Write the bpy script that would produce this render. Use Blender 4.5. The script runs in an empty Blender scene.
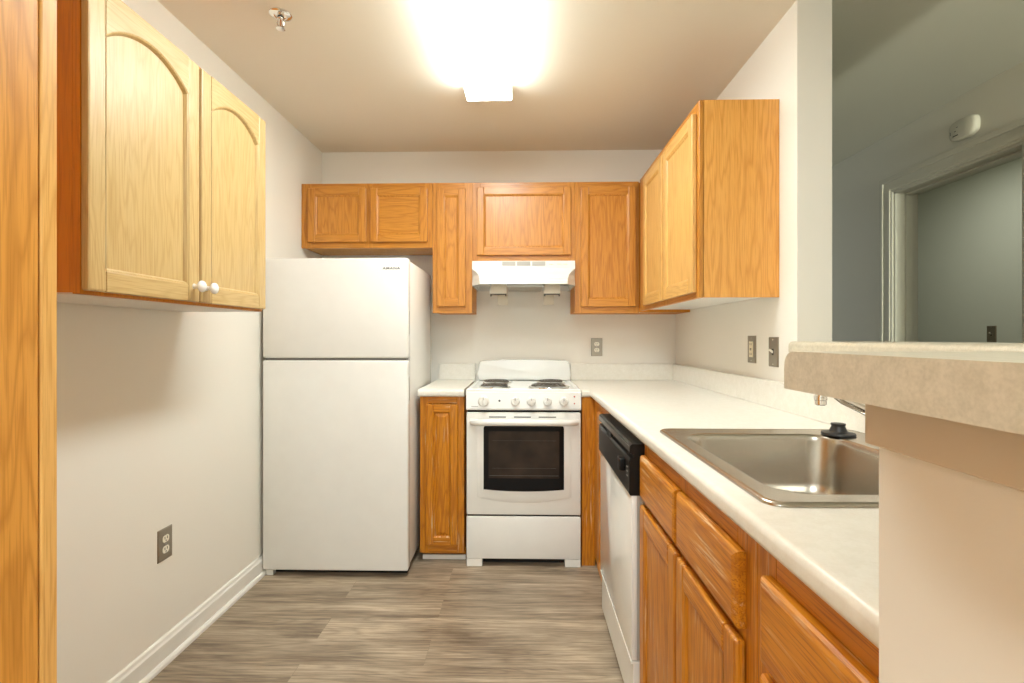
import bpy, bmesh, math, random
from mathutils import Vector, Matrix

scene = bpy.context.scene
C = scene.collection
PI = math.pi

# ------------------------------------------------------------------ camera
cam_d = bpy.data.cameras.new('camera')
cam_d.sensor_width = 36.0
cam_d.sensor_fit = 'HORIZONTAL'
cam_d.lens = 494.9 / 1024 * 36
cam_d.shift_x = 0.0
cam_d.shift_y = -3.9 / 1024
cam_d.clip_start = 0.02
cam = bpy.data.objects.new('camera', cam_d)
C.objects.link(cam)
cam.location = (0, -3.209, 1.186)
cam.rotation_euler = (PI / 2, 0, 0.0225)
scene.camera = cam

# ------------------------------------------------------------------ world, exposure
world = bpy.data.worlds.new('daylight')
scene.world = world
world.use_nodes = True
bgn = world.node_tree.nodes['Background']
bgn.inputs[0].default_value = (0.80, 0.90, 1.0, 1)
bgn.inputs[1].default_value = 0.4
scene.view_settings.view_transform = 'Standard'
scene.view_settings.look = 'None'
scene.view_settings.exposure = 0.0
scene.view_settings.gamma = 1.0
scene.view_settings.use_curve_mapping = False


HC_FILL = 2.39


def area(name, loc, rot, sx, sy, power, col):
    d = bpy.data.lights.new(name, 'AREA')
    d.shape = 'RECTANGLE'
    d.size = sx
    d.size_y = sy
    d.energy = power
    d.color = col
    o = bpy.data.objects.new(name, d)
    C.objects.link(o)
    o.location = loc
    o.rotation_euler = rot
    return o


# unseen fill lights added behind the camera, shining in through the window openings
area('window_daylight', (-0.15, -6.45, 1.45), (PI / 2, 0, 0), 2.3, 1.7, 33, (0.86, 0.96, 0.98))
area('hall_fill', (1.9, -6.45, 1.45), (PI / 2, 0, 0), 0.5, 1.7, 330, (0.97, 1.0, 0.86))
# unseen fill lights added at the ceilings beside and behind the kitchen
area('dining_fill', (0.0, -4.4, HC_FILL), (0, 0, 0), 0.7, 0.7, 66, (0.86, 0.95, 0.95))
area('far_room_fill', (2.65, 0.1, HC_FILL), (0, 0, 0), 0.5, 0.5, 5.4, (1.0, 1.0, 0.86))
LAMP = 37.0            # emission of the kitchen ceiling lamp's diffuser

# room dimensions
XL, XR, HC = -1.314, 0.981, 2.397
PY = -1.415            # end of the full-height kitchen wall
XF = 2.19              # hall wall
YB = -6.4              # living-room end wall


# ------------------------------------------------------------------ materials
def new_mat(name):
    m = bpy.data.materials.new(name)
    m.use_nodes = True
    nt = m.node_tree
    b = nt.nodes['Principled BSDF']
    return m, nt, b


def node(nt, t, **kw):
    n = nt.nodes.new(t)
    for k, v in kw.items():
        setattr(n, k, v)
    return n


def coords(nt, scale=(1, 1, 1), rnd=True, rot=(0, 0, 0)):
    tc = node(nt, 'ShaderNodeTexCoord')
    src = tc.outputs['Object']
    if rnd:
        oi = node(nt, 'ShaderNodeObjectInfo')
        mul = node(nt, 'ShaderNodeMath', operation='MULTIPLY')
        nt.links.new(oi.outputs['Random'], mul.inputs[0])
        mul.inputs[1].default_value = 37.0
        add = node(nt, 'ShaderNodeVectorMath', operation='ADD')
        nt.links.new(src, add.inputs[0])
        nt.links.new(mul.outputs[0], add.inputs[1])
        src = add.outputs[0]
    mp = node(nt, 'ShaderNodeMapping')
    mp.inputs['Scale'].default_value = scale
    mp.inputs['Rotation'].default_value = rot
    nt.links.new(src, mp.inputs['Vector'])
    return mp.outputs[0]


def ramp(nt, src, stops):
    r = node(nt, 'ShaderNodeValToRGB')
    el = r.color_ramp.elements
    while len(el) < len(stops):
        el.new(0.5)
    for e, (p, c) in zip(el, stops):
        e.position = p
        e.color = c if len(c) == 4 else (*c, 1)
    nt.links.new(src, r.inputs[0])
    return r.outputs[0]


def mixc(nt, fac, a, b, mode='MIX'):
    m = node(nt, 'ShaderNodeMix', data_type='RGBA', blend_type=mode)
    for sock, v in ((m.inputs[0], fac), (m.inputs[6], a), (m.inputs[7], b)):
        if hasattr(v, 'links'):
            nt.links.new(v, sock)
        elif isinstance(v, (int, float)):
            sock.default_value = v
        else:
            sock.default_value = (*v, 1) if len(v) == 3 else v
    return m.outputs[2]


def bump(nt, b, height, strength, dist=0.001):
    bn = node(nt, 'ShaderNodeBump')
    bn.inputs['Strength'].default_value = strength
    bn.inputs['Distance'].default_value = dist
    nt.links.new(height, bn.inputs['Height'])
    nt.links.new(bn.outputs[0], b.inputs['Normal'])


def plain(name, col, rough=0.5, metal=0.0, **kw):
    m, nt, b = new_mat(name)
    # a faint variation keeps the surface from being perfectly flat in colour
    v = coords(nt, (6, 6, 6))
    n = node(nt, 'ShaderNodeTexNoise')
    n.inputs['Scale'].default_value = 2.0
    nt.links.new(v, n.inputs['Vector'])
    c = mixc(nt, n.outputs[0], tuple(x * 0.97 for x in col), tuple(min(1, x * 1.03) for x in col))
    nt.links.new(c, b.inputs['Base Color'])
    b.inputs['Roughness'].default_value = rough
    b.inputs['Metallic'].default_value = metal
    for k, val in kw.items():
        b.inputs[k.replace('_', ' ')].default_value = val
    return m


def oak(name, light, mid, dark, axis='z', rough=0.33, wear=0.0, contrast=1.0, cath=1.0):
    """Oak with cathedral figure and fine open pores, grain along one axis."""
    m, nt, b = new_mat(name)
    ax = {'x': 0, 'y': 1, 'z': 2}[axis]

    def sc(along, across):
        s = [across] * 3
        s[ax] = along
        return tuple(s)
    v = coords(nt, sc(0.9, 8.5))
    dist = node(nt, 'ShaderNodeTexNoise')
    dist.inputs['Scale'].default_value = 1.0
    dist.inputs['Detail'].default_value = 3.0
    nt.links.new(v, dist.inputs['Vector'])
    mul = node(nt, 'ShaderNodeMath', operation='MULTIPLY')
    nt.links.new(dist.outputs[0], mul.inputs[0])
    mul.inputs[1].default_value = 14.0 * cath
    fr = node(nt, 'ShaderNodeMath', operation='PINGPONG')
    nt.links.new(mul.outputs[0], fr.inputs[0])
    fr.inputs[1].default_value = 0.5
    band = ramp(nt, fr.outputs[0], [(0.0, (0, 0, 0)), (0.25, (.75, .75, .75)), (1.0, (1, 1, 1))])
    v2 = coords(nt, sc(9.0, 330.0))
    pore = node(nt, 'ShaderNodeTexNoise')
    pore.inputs['Scale'].default_value = 1.0
    pore.inputs['Detail'].default_value = 2.0
    nt.links.new(v2, pore.inputs['Vector'])
    pr = ramp(nt, pore.outputs[0], [(0.34, (0, 0, 0)), (0.50, (1, 1, 1))])
    v3 = coords(nt, sc(0.5, 30.0))
    soft = node(nt, 'ShaderNodeTexNoise')
    soft.inputs['Scale'].default_value = 1.0
    soft.inputs['Detail'].default_value = 4.0
    nt.links.new(v3, soft.inputs['Vector'])
    base = mixc(nt, soft.outputs[0], mid, light)
    c1 = mixc(nt, band, dark, base)
    c1 = mixc(nt, 0.62 - 0.34 * contrast, c1, base)
    c2 = mixc(nt, pr, dark, c1)
    c2 = mixc(nt, 0.25 if wear else 0.42, c2, c1)
    if wear:
        v4 = coords(nt, sc(4.5, 95.0))
        wn = node(nt, 'ShaderNodeTexNoise')
        wn.inputs['Scale'].default_value = 1.0
        wn.inputs['Detail'].default_value = 5.0
        wn.inputs['Roughness'].default_value = 0.7
        nt.links.new(v4, wn.inputs['Vector'])
        w1 = ramp(nt, wn.outputs[0], [(0.555, (0, 0, 0)), (0.66, (1, 1, 1))])
        v5 = coords(nt, (3.2, 3.2, 3.2))
        wm = node(nt, 'ShaderNodeTexNoise')
        wm.inputs['Scale'].default_value = 1.6
        nt.links.new(v5, wm.inputs['Vector'])
        w2 = ramp(nt, wm.outputs[0], [(0.44, (0, 0, 0)), (0.58, (1, 1, 1))])
        mm = node(nt, 'ShaderNodeMath', operation='MULTIPLY')
        nt.links.new(w1, mm.inputs[0])
        nt.links.new(w2, mm.inputs[1])
        m2 = node(nt, 'ShaderNodeMath', operation='MULTIPLY')
        nt.links.new(mm.outputs[0], m2.inputs[0])
        m2.inputs[1].default_value = wear
        c2 = mixc(nt, m2.outputs[0], c2, (0.80, 0.60, 0.36))
    nt.links.new(c2, b.inputs['Base Color'])
    b.inputs['Roughness'].default_value = rough
    bump(nt, b, pr, 0.12, 0.0006)
    return m


M = {}
# golden oak (wall cabinets along the end wall), a paler oak (left wall), a redder worn oak (base)
G = dict(light=(0.64, 0.285, 0.048), mid=(0.56, 0.220, 0.024), dark=(0.35, 0.108, 0.008))
P_ = dict(light=(0.63, 0.475, 0.235), mid=(0.60, 0.405, 0.160), dark=(0.46, 0.28, 0.095))
B_ = dict(light=(0.69, 0.28, 0.014), mid=(0.60, 0.215, 0.006), dark=(0.33, 0.085, 0.002))
D_ = dict(light=(0.74, 0.46, 0.155), mid=(0.69, 0.39, 0.110), dark=(0.48, 0.22, 0.045))
for a in 'xyz':
    M['mid_' + a] = oak('honey_oak_' + a, axis=a, rough=0.34, contrast=.35, **D_)
    M['oak_' + a] = oak('golden_oak_' + a, axis=a, contrast=.55, **G)
    M['pale_' + a] = oak('pale_oak_' + a, axis=a, rough=0.36, contrast=.38, cath=1.3, **P_)
    M['base_' + a] = oak('worn_oak_' + a, axis=a, rough=0.38, wear=0.75, contrast=.6, **B_)
M['oak_side'] = oak('side_oak', (0.86, 0.44, 0.115), (0.80, 0.37, 0.075), (0.56, 0.22, 0.035), 'z', 0.25, contrast=.6)
M['brown_side'] = oak('brown_side_oak', (0.74, 0.285, 0.010), (0.66, 0.235, 0.006), (0.50, 0.16, 0.004), 'z', 0.45, contrast=.5)
M['pantry'] = oak('pantry_oak', (0.80, 0.38, 0.075), (0.72, 0.31, 0.045), (0.48, 0.18, 0.018), 'z', 0.38, contrast=.9)
M['pantry_edge'] = oak('pantry_edge_oak', (0.86, 0.50, 0.16), (0.80, 0.43, 0.11), (0.58, 0.26, 0.05), 'z', 0.36, contrast=.6)


def wall_mat(name, col, bstr=0.10, rough=0.75, scale=170):
    m, nt, b = new_mat(name)
    v = coords(nt, (1, 1, 1), rnd=False)
    n = node(nt, 'ShaderNodeTexNoise')
    n.inputs['Scale'].default_value = scale
    n.inputs['Detail'].default_value = 3
    nt.links.new(v, n.inputs['Vector'])
    n2 = node(nt, 'ShaderNodeTexNoise')
    n2.inputs['Scale'].default_value = 1.7
    nt.links.new(v, n2.inputs['Vector'])
    c = mixc(nt, n2.outputs[0], tuple(x * 0.975 for x in col), tuple(min(1, x * 1.02) for x in col))
    nt.links.new(c, b.inputs['Base Color'])
    b.inputs['Roughness'].default_value = rough
    bump(nt, b, n.outputs[0], bstr, 0.001)
    return m


M['wall'] = wall_mat('cream_wall_paint', (0.86, 0.815, 0.735))
M['ceiling'] = wall_mat('ceiling_paint', (0.85, 0.785, 0.665), 0.35, 0.85, 120)
M['hall'] = wall_mat('dimmed_wall_paint', (0.72, 0.70, 0.60))  # kitchen wall paint, with the hall's dimness put into the colour
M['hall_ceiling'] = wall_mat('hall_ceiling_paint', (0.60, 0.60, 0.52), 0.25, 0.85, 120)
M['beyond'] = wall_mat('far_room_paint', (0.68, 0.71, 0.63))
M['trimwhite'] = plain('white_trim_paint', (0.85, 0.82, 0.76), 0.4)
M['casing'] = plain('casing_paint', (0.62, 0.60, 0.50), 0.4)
M['apron'] = plain('apron_paint', (0.66, 0.55, 0.41), 0.5)
M['white'] = plain('white_enamel', (0.85, 0.84, 0.80), 0.22)
M['white_gloss'] = plain('glossy_white_enamel', (0.87, 0.86, 0.82), 0.10)
M['underside'] = plain('white_melamine', (0.80, 0.77, 0.72), 0.45)
M['grey_seam'] = plain('grey_gasket', (0.16, 0.15, 0.14), 0.6)
M['black'] = plain('black_plastic', (0.010, 0.009, 0.008), 0.35, 0.0, Specular_IOR_Level=0.22)
M['black_glass'] = plain('black_glass_border', (0.006, 0.005, 0.005), 0.12, 0.0, Specular_IOR_Level=0.18)
M['black_matte'] = plain('black_void', (0.008, 0.007, 0.006), 0.8)
M['strip'] = plain('brushed_panel_strip', (0.16, 0.145, 0.125), 0.28, 0.5)
M['chrome'] = plain('chrome', (0.80, 0.79, 0.77), 0.08, 1.0)
M['plate'] = plain('satin_nickel_plate', (0.36, 0.32, 0.26), 0.38, 0.9)
M['ivory'] = plain('ivory_plastic', (0.80, 0.70, 0.50), 0.35)
M['cream_plastic'] = plain('cream_plastic', (0.83, 0.78, 0.66), 0.35)
M['slot'] = plain('dark_slot', (0.05, 0.04, 0.03), 0.7)
M['rubber'] = plain('black_rubber', (0.018, 0.017, 0.016), 0.42)
M['coil'] = plain('burner_coil', (0.10, 0.085, 0.07), 0.45, 0.3)
M['hood_white'] = plain('hood_enamel', (0.76, 0.75, 0.71), 0.25)
M['porcelain'] = plain('white_porcelain', (0.88, 0.86, 0.84), 0.08)
M['pink'] = plain('pink_flower_glaze', (0.62, 0.30, 0.42), 0.15)
M['red'] = plain('red_indicator', (0.45, 0.03, 0.02), 0.3)
M['grey_mark'] = plain('grey_print', (0.07, 0.065, 0.06), 0.5)
M['pale_grey'] = plain('pale_grey_print', (0.42, 0.40, 0.36), 0.5)
M['edge_grey'] = plain('grey_steel_edge', (0.48, 0.46, 0.42), 0.4)
M['brass'] = plain('copper_brass', (0.50, 0.25, 0.12), 0.3, 1.0)
M['filter'] = plain('aluminium_mesh_filter', (0.40, 0.37, 0.31), 0.45, 0.8)
M['stovetin'] = plain('shaded_white_tin', (0.62, 0.56, 0.45), 0.45)  # white tin; its shade under the hood is put into the colour
M['outdoor'] = plain('window_frame_white', (0.8, 0.8, 0.78), 0.4)


def laminate(name, a, b2, sc=55, rough=0.3):
    m, nt, b = new_mat(name)
    v = coords(nt, (1, 1, 1), rnd=False)
    n = node(nt, 'ShaderNodeTexNoise')
    n.inputs['Scale'].default_value = sc
    n.inputs['Detail'].default_value = 6
    n.inputs['Roughness'].default_value = 0.65
    nt.links.new(v, n.inputs['Vector'])
    n2 = node(nt, 'ShaderNodeTexNoise')
    n2.inputs['Scale'].default_value = sc * 5
    nt.links.new(v, n2.inputs['Vector'])
    mx = mixc(nt, 0.35, n.outputs[0], n2.outputs[0])
    c = ramp(nt, mx, [(0.38, a), (0.62, b2)])
    nt.links.new(c, b.inputs['Base Color'])
    b.inputs['Roughness'].default_value = rough
    return m


M['counter'] = laminate('cream_laminate', (0.80, 0.755, 0.665), (0.86, 0.82, 0.74), 45, 0.32)
M['bar'] = laminate('beige_laminate', (0.54, 0.48, 0.36), (0.66, 0.59, 0.46), 70, 0.35)


def steel(name):
    m, nt, b = new_mat(name)
    v = coords(nt, (1, 1, 1), rnd=False)
    n = node(nt, 'ShaderNodeTexNoise')
    n.inputs['Scale'].default_value = 420
    n.inputs['Detail'].default_value = 2
    nt.links.new(v, n.inputs['Vector'])
    c = ramp(nt, n.outputs[0], [(0.3, (0.47, 0.43, 0.37)), (0.7, (0.53, 0.49, 0.43))])
    nt.links.new(c, b.inputs['Base Color'])
    b.inputs['Roughness'].default_value = 0.27
    b.inputs['Metallic'].default_value = 1.0
    return m


M['steel'] = steel('brushed_stainless')


def vinyl():
    m, nt, b = new_mat('grey_brown_vinyl_plank')
    tc = node(nt, 'ShaderNodeTexCoord')
    br = node(nt, 'ShaderNodeTexBrick')
    br.offset = 0.37
    br.inputs['Scale'].default_value = 1.0
    br.inputs['Brick Width'].default_value = 1.22
    br.inputs['Row Height'].default_value = 0.152
    br.inputs['Mortar Size'].default_value = 0.0007
    br.inputs['Mortar Smooth'].default_value = 0.3
    br.inputs['Color1'].default_value = (0, 0, 0, 1)
    br.inputs['Color2'].default_value = (1, 1, 1, 1)
    br.inputs['Mortar'].default_value = (0.5, 0.5, 0.5, 1)
    mp = node(nt, 'ShaderNodeMapping')
    mp.inputs['Location'].default_value = (0.36, 0.06, 0)
    nt.links.new(tc.outputs['Object'], mp.inputs['Vector'])
    nt.links.new(mp.outputs[0], br.inputs['Vector'])
    # per-plank offset of the figure
    off = node(nt, 'ShaderNodeVectorMath', operation='SCALE')
    nt.links.new(br.outputs['Color'], off.inputs[0])
    off.inputs['Scale'].default_value = 9.0
    add = node(nt, 'ShaderNodeVectorMath', operation='ADD')
    nt.links.new(tc.outputs['Object'], add.inputs[0])
    nt.links.new(off.outputs[0], add.inputs[1])

    def nz(scale, detail, rough=0.55, dist=0.0):
        mq = node(nt, 'ShaderNodeMapping')
        mq.inputs['Scale'].default_value = scale
        nt.links.new(add.outputs[0], mq.inputs['Vector'])
        n = node(nt, 'ShaderNodeTexNoise')
        n.inputs['Scale'].default_value = 1.0
        n.inputs['Detail'].default_value = detail
        n.inputs['Roughness'].default_value = rough
        n.inputs['Distortion'].default_value = dist
        nt.links.new(mq.outputs[0], n.inputs['Vector'])
        return n.outputs[0]
    big = nz((1.6, 9.0, 1), 5, 0.6, 0.4)
    streak = nz((3.0, 120.0, 1), 5, 0.75)
    pore = nz((14, 320, 1), 2, 0.5)
    cath = nz((0.9, 8.0, 1), 2)
    ml = node(nt, 'ShaderNodeMath', operation='MULTIPLY')
    nt.links.new(cath, ml.inputs[0])
    ml.inputs[1].default_value = 16
    pg = node(nt, 'ShaderNodeMath', operation='PINGPONG')
    nt.links.new(ml.outputs[0], pg.inputs[0])
    pg.inputs[1].default_value = 0.5
    c = ramp(nt, big, [(0.30, (0.19, 0.135, 0.088)), (0.48, (0.40, 0.315, 0.225)), (0.70, (0.60, 0.485, 0.355))])
    s = ramp(nt, streak, [(0.36, (0.38, 0.34, 0.31)), (0.58, (1.08, 1.08, 1.08))])
    c = mixc(nt, 0.75, c, s, 'MULTIPLY')
    g = ramp(nt, pg.outputs[0], [(0.0, (0.62, 0.60, 0.58)), (0.3, (1, 1, 1)), (1.0, (1.08, 1.08, 1.08))])
    c = mixc(nt, 0.55, c, g, 'MULTIPLY')
    p = ramp(nt, pore, [(0.36, (0.6, 0.6, 0.6)), (0.5, (1, 1, 1))])
    c = mixc(nt, 0.35, c, p, 'MULTIPLY')
    tone = ramp(nt, br.outputs['Color'], [(0.0, (0.92, 0.91, 0.90)), (1.0, (1.06, 1.05, 1.04))])
    c = mixc(nt, 0.85, c, tone, 'MULTIPLY')
    seam = ramp(nt, br.outputs['Fac'], [(0.0, (1, 1, 1)), (1.0, (0.45, 0.42, 0.40))])
    c = mixc(nt, 0.45, c, seam, 'MULTIPLY')
    nt.links.new(c, b.inputs['Base Color'])
    b.inputs['Roughness'].default_value = 0.42
    bump(nt, b, streak, 0.12, 0.0006)
    return m


M['floor'] = vinyl()


def emissive(name, col, strength):
    m, nt, b = new_mat(name)
    b.inputs['Base Color'].default_value = (0.85, 0.84, 0.80, 1)
    b.inputs['Roughness'].default_value = 0.35
    b.inputs['Emission Color'].default_value = (*col, 1)
    b.inputs['Emission Strength'].default_value = strength
    return m


M['lamp'] = emissive('lit_acrylic_diffuser', (0.86, 0.93, 0.91), LAMP)
M['lamp_side'] = emissive('lit_acrylic_side', (0.86, 0.93, 0.91), LAMP * 0.60)


def oven_glass():
    m, nt, b = new_mat('oven_window_glass')
    v = coords(nt, (1, 1, 1), rnd=False)
    n = node(nt, 'ShaderNodeTexNoise')
    n.inputs['Scale'].default_value = 9
    nt.links.new(v, n.inputs['Vector'])
    c = ramp(nt, n.outputs[0], [(0.3, (0.022, 0.014, 0.009)), (0.7, (0.045, 0.028, 0.018))])
    nt.links.new(c, b.inputs['Base Color'])
    b.inputs['Roughness'].default_value = 0.10
    b.inputs['Specular IOR Level'].default_value = 0.25
    return m


M['oven_glass'] = oven_glass()


# ------------------------------------------------------------------ mesh helpers
def setp(o, label=None, cat=None, group=None, kind=None):
    if label:
        o['label'] = label
    if cat:
        o['category'] = cat
    if group:
        o['group'] = group
    if kind:
        o['kind'] = kind
    return o


def origin_of(o):
    v = Vector((0, 0, 0))
    while o is not None:
        v = v + o.location
        o = o.parent
    return v


def obj(name, bm, mats, parent=None, smooth=False, origin=None, recalc=True):
    if recalc:
        bmesh.ops.recalc_face_normals(bm, faces=bm.faces[:])
    if not isinstance(mats, (list, tuple)):
        mats = [mats]
    off = origin_of(parent) if parent else Vector(origin or (0, 0, 0))
    bmesh.ops.translate(bm, verts=bm.verts[:], vec=-off)
    me = bpy.data.meshes.new(name)
    bm.to_mesh(me)
    bm.free()
    for mt in mats:
        me.materials.append(M[mt] if isinstance(mt, str) else mt)
    o = bpy.data.objects.new(name, me)
    C.objects.link(o)
    if parent:
        o.parent = parent
    else:
        o.location = off
    if smooth:
        for p in me.polygons:
            p.use_smooth = True
        try:
            me.set_sharp_from_angle(angle=math.radians(smooth if smooth > 1 else 40))
        except Exception:
            pass
    return o


def thing(name, label, cat, loc, group=None):
    o = bpy.data.objects.new(name, None)
    o.empty_display_size = 0.05
    C.objects.link(o)
    o.location = loc
    return setp(o, label, cat, group)


def struct(name, bm, mats, **kw):
    return setp(obj(name, bm, mats, **kw), kind='structure')


def box(bm, x0, x1, y0, y1, z0, z1, b=0.0, seg=2, mat=0):
    x0, x1 = min(x0, x1), max(x0, x1)
    y0, y1 = min(y0, y1), max(y0, y1)
    z0, z1 = min(z0, z1), max(z0, z1)
    vs = [bm.verts.new((x, y, z)) for x in (x0, x1) for y in (y0, y1) for z in (z0, z1)]
    idx = [(0, 1, 3, 2), (4, 6, 7, 5), (0, 4, 5, 1), (2, 3, 7, 6), (0, 2, 6, 4), (1, 5, 7, 3)]
    fs = [bm.faces.new([vs[i] for i in f]) for f in idx]
    for f in fs:
        f.material_index = mat
    if b > 0:
        es = list({e for f in fs for e in f.edges})
        r = bmesh.ops.bevel(bm, geom=es, offset=b, offset_type='OFFSET', segments=seg, profile=0.5,
                            affect='EDGES', clamp_overlap=True)
        for f in r['faces']:
            f.material_index = mat
    return fs


def nb(*a, **k):
    bm = bmesh.new()
    box(bm, *a, **k)
    return bm


def prism(bm, pts, a0, a1, axes='xz', mat=0):
    """extrude a polygon given in two axes along the third."""
    i, j = 'xyz'.index(axes[0]), 'xyz'.index(axes[1])
    k = 3 - i - j

    def mk(p, a):
        c = [0, 0, 0]
        c[i], c[j], c[k] = p[0], p[1], a
        return bm.verts.new(c)
    A = [mk(p, a0) for p in pts]
    B = [mk(p, a1) for p in pts]
    n = len(pts)
    fs = [bm.faces.new(A), bm.faces.new(B[::-1])]
    for q in range(n):
        fs.append(bm.faces.new((A[q], A[(q + 1) % n], B[(q + 1) % n], B[q])))
    for f in fs:
        f.material_index = mat
    return fs


def bridge(bm, L0, L1, mat=0):
    n = len(L0)
    for q in range(n):
        f = bm.faces.new((L0[q], L0[(q + 1) % n], L1[(q + 1) % n], L1[q]))
        f.material_index = mat


def lathe(bm, prof, center=(0, 0, 0), axis='z', n=28, mat=0, cap0=True, cap1=True):
    """prof: list of (radius, height along axis)"""
    cx, cy, cz = center
    loops = []
    for r, h in prof:
        L = []
        for k in range(n):
            a = 2 * PI * k / n
            u, v = r * math.cos(a), r * math.sin(a)
            p = {'z': (cx + u, cy + v, cz + h), 'y': (cx + u, cy + h, cz + v), 'x': (cx + h, cy + u, cz + v)}[axis]
            L.append(bm.verts.new(p))
        loops.append(L)
    for a, b in zip(loops, loops[1:]):
        bridge(bm, a, b, mat)
    if cap0:
        bm.faces.new(loops[0]).material_index = mat
    if cap1:
        bm.faces.new(loops[-1]).material_index = mat


def tube(bm, pts, r, n=10, mat=0, rz=None):
    pts = [Vector(p) for p in pts]
    loops = []
    up = Vector((0, 0, 1))
    for i, p in enumerate(pts):
        t = (pts[min(i + 1, len(pts) - 1)] - pts[max(i - 1, 0)]).normalized()
        ref = up if abs(t.dot(up)) < 0.95 else Vector((1, 0, 0))
        s = t.cross(ref).normalized()
        w = s.cross(t).normalized()
        rr = r[i] if isinstance(r, (list, tuple)) else r
        q = (rz if rz else 1.0)
        loops.append([bm.verts.new(p + s * rr * math.cos(2 * PI * k / n) + w * rr * q * math.sin(2 * PI * k / n)) for k in range(n)])
    for a, b in zip(loops, loops[1:]):
        bridge(bm, a, b, mat)
    bm.faces.new(loops[0]).material_index = mat
    bm.faces.new(loops[-1]).material_index = mat


def rrect(x0, x1, y0, y1, r, k=6):
    pts = []
    rs = r if isinstance(r, (list, tuple)) else [r] * 4
    for (cx, cy, a0), rr in zip(((x1, y1, 0), (x0, y1, 90), (x0, y0, 180), (x1, y0, 270)), rs):
        sx = -1 if cx == x1 else 1
        sy = -1 if cy == y1 else 1
        ox, oy = cx + sx * rr, cy + sy * rr
        for i in range(k + 1):
            a = math.radians(a0 + 90 * i / k)
            pts.append((ox + rr * math.cos(a), oy + rr * math.sin(a)))
    return pts


def remap(bm, f):
    for v in bm.verts:
        v.co = Vector(f(*v.co))


def copy_tree(o, parent=None):
    c = o.copy()
    C.objects.link(c)
    if parent:
        c.parent = parent
    for ch in [q for q in bpy.data.objects if q.parent == o]:
        copy_tree(ch, c)
    return c


# mappings from door space (u across, v up, n outwards) to the room
def face_back(x0, yf, z0):      # faces the camera (-Y)
    return lambda u, v, n: (x0 + u, yf - n, z0 + v)


def face_left(xf, y0, z0):      # right-hand run, faces -X; u runs along +Y
    return lambda u, v, n: (xf - n, y0 + u, z0 + v)


def face_right(xf, y0, z0):     # left-hand run, faces +X
    return lambda u, v, n: (xf + n, y0 + u, z0 + v)


def inset_poly(pts, d):
    """inset of a convex-ish CCW polygon"""
    n = len(pts)
    out = []
    for i in range(n):
        p0, p1, p2 = Vector(pts[i - 1]), Vector(pts[i]), Vector(pts[(i + 1) % n])
        e1, e2 = (p1 - p0).normalized(), (p2 - p1).normalized()
        n1, n2 = Vector((-e1.y, e1.x)), Vector((-e2.y, e2.x))
        m = (n1 + n2)
        m = m.normalized()
        c = max(0.35, m.dot(n1))
        out.append(tuple(p1 + m * (d / c)))
    return out


def door(parent, fmap, w, h, mats, t=0.019, stile=0.055, rail=0.055, arch=0.0, mold=0.010,
         deep=0.008, bev=0.0035, name='door', raised=False, panel_mat=None, edge=0.0):
    """frame-and-panel cabinet door. mats = (vertical grain, horizontal grain)"""
    arc = []
    top = h - rail
    if arch > 0:
        # shoulders at both ends, then a segment arc rising to the middle
        n = 18
        u0, u1 = stile + 0.004, w - stile - 0.004
        for i in range(n + 1):
            s = i / n
            arc.append((u1 + (u0 - u1) * s, top - arch + arch * (1 - (2 * s - 1) ** 2) ** 0.9))
        opening = [(stile, rail), (w - stile, rail), (w - stile, top - arch - 0.004)] + arc + [(stile, top - arch - 0.004)]
    else:
        opening = [(stile, rail), (w - stile, rail), (w - stile, top), (stile, top)]
    bm = bmesh.new()
    box(bm, 0, stile, 0, h, 0, t, bev, 2, 0)
    box(bm, w - stile, w, 0, h, 0, t, bev, 2, 0)
    box(bm, stile, w - stile, 0, rail, 0, t, bev * .6, 2, 1)
    if arch > 0:
        pts = [(stile, top - arch - 0.004)] + arc[::-1] + [(w - stile, top - arch - 0.004), (w - stile, h), (stile, h)]
        prism(bm, pts, 0, t - 0.0008, 'xy', 1)
    else:
        box(bm, stile, w - stile, top, h, 0, t, bev * .6, 2, 1)
    # moulding: from the opening's face down to the panel
    L0 = [bm.verts.new((x, y, t - 0.0015)) for x, y in opening]
    L1 = [bm.verts.new((x, y, t - 0.003)) for x, y in inset_poly(opening, mold * .45)]
    L2 = [bm.verts.new((x, y, t - deep)) for x, y in inset_poly(opening, mold)]
    bridge(bm, L0, L1, 1 if False else 0)
    bridge(bm, L1, L2, 0)
    L3 = [bm.verts.new((x, y, 0.002)) for x, y in inset_poly(opening, mold)]
    bridge(bm, L2, L3, 0)
    remap(bm, fmap)
    d = obj(name, bm, [mats[0], mats[1]], parent)
    # panel
    bm = bmesh.new()
    op = inset_poly(opening, mold - 0.001)
    if raised:
        q1 = inset_poly(op, 0.004)
        q2 = inset_poly(op, 0.022)
        A = [bm.verts.new((x, y, 0.004)) for x, y in op]
        A1 = [bm.verts.new((x, y, t - deep - 0.001)) for x, y in op]
        B = [bm.verts.new((x, y, t - deep - 0.001)) for x, y in q1]
        D = [bm.verts.new((x, y, t - 0.002)) for x, y in q2]
        bridge(bm, A, A1)
        bridge(bm, A1, B)
        bridge(bm, B, D)
        bm.faces.new(D)
        bm.faces.new(A)
    else:
        prism(bm, op, 0.004, t - deep - 0.0005, 'xy', 0)
    remap(bm, fmap)
    obj('door_panel', bm, [panel_mat or mats[0]], d)
    return d


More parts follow.
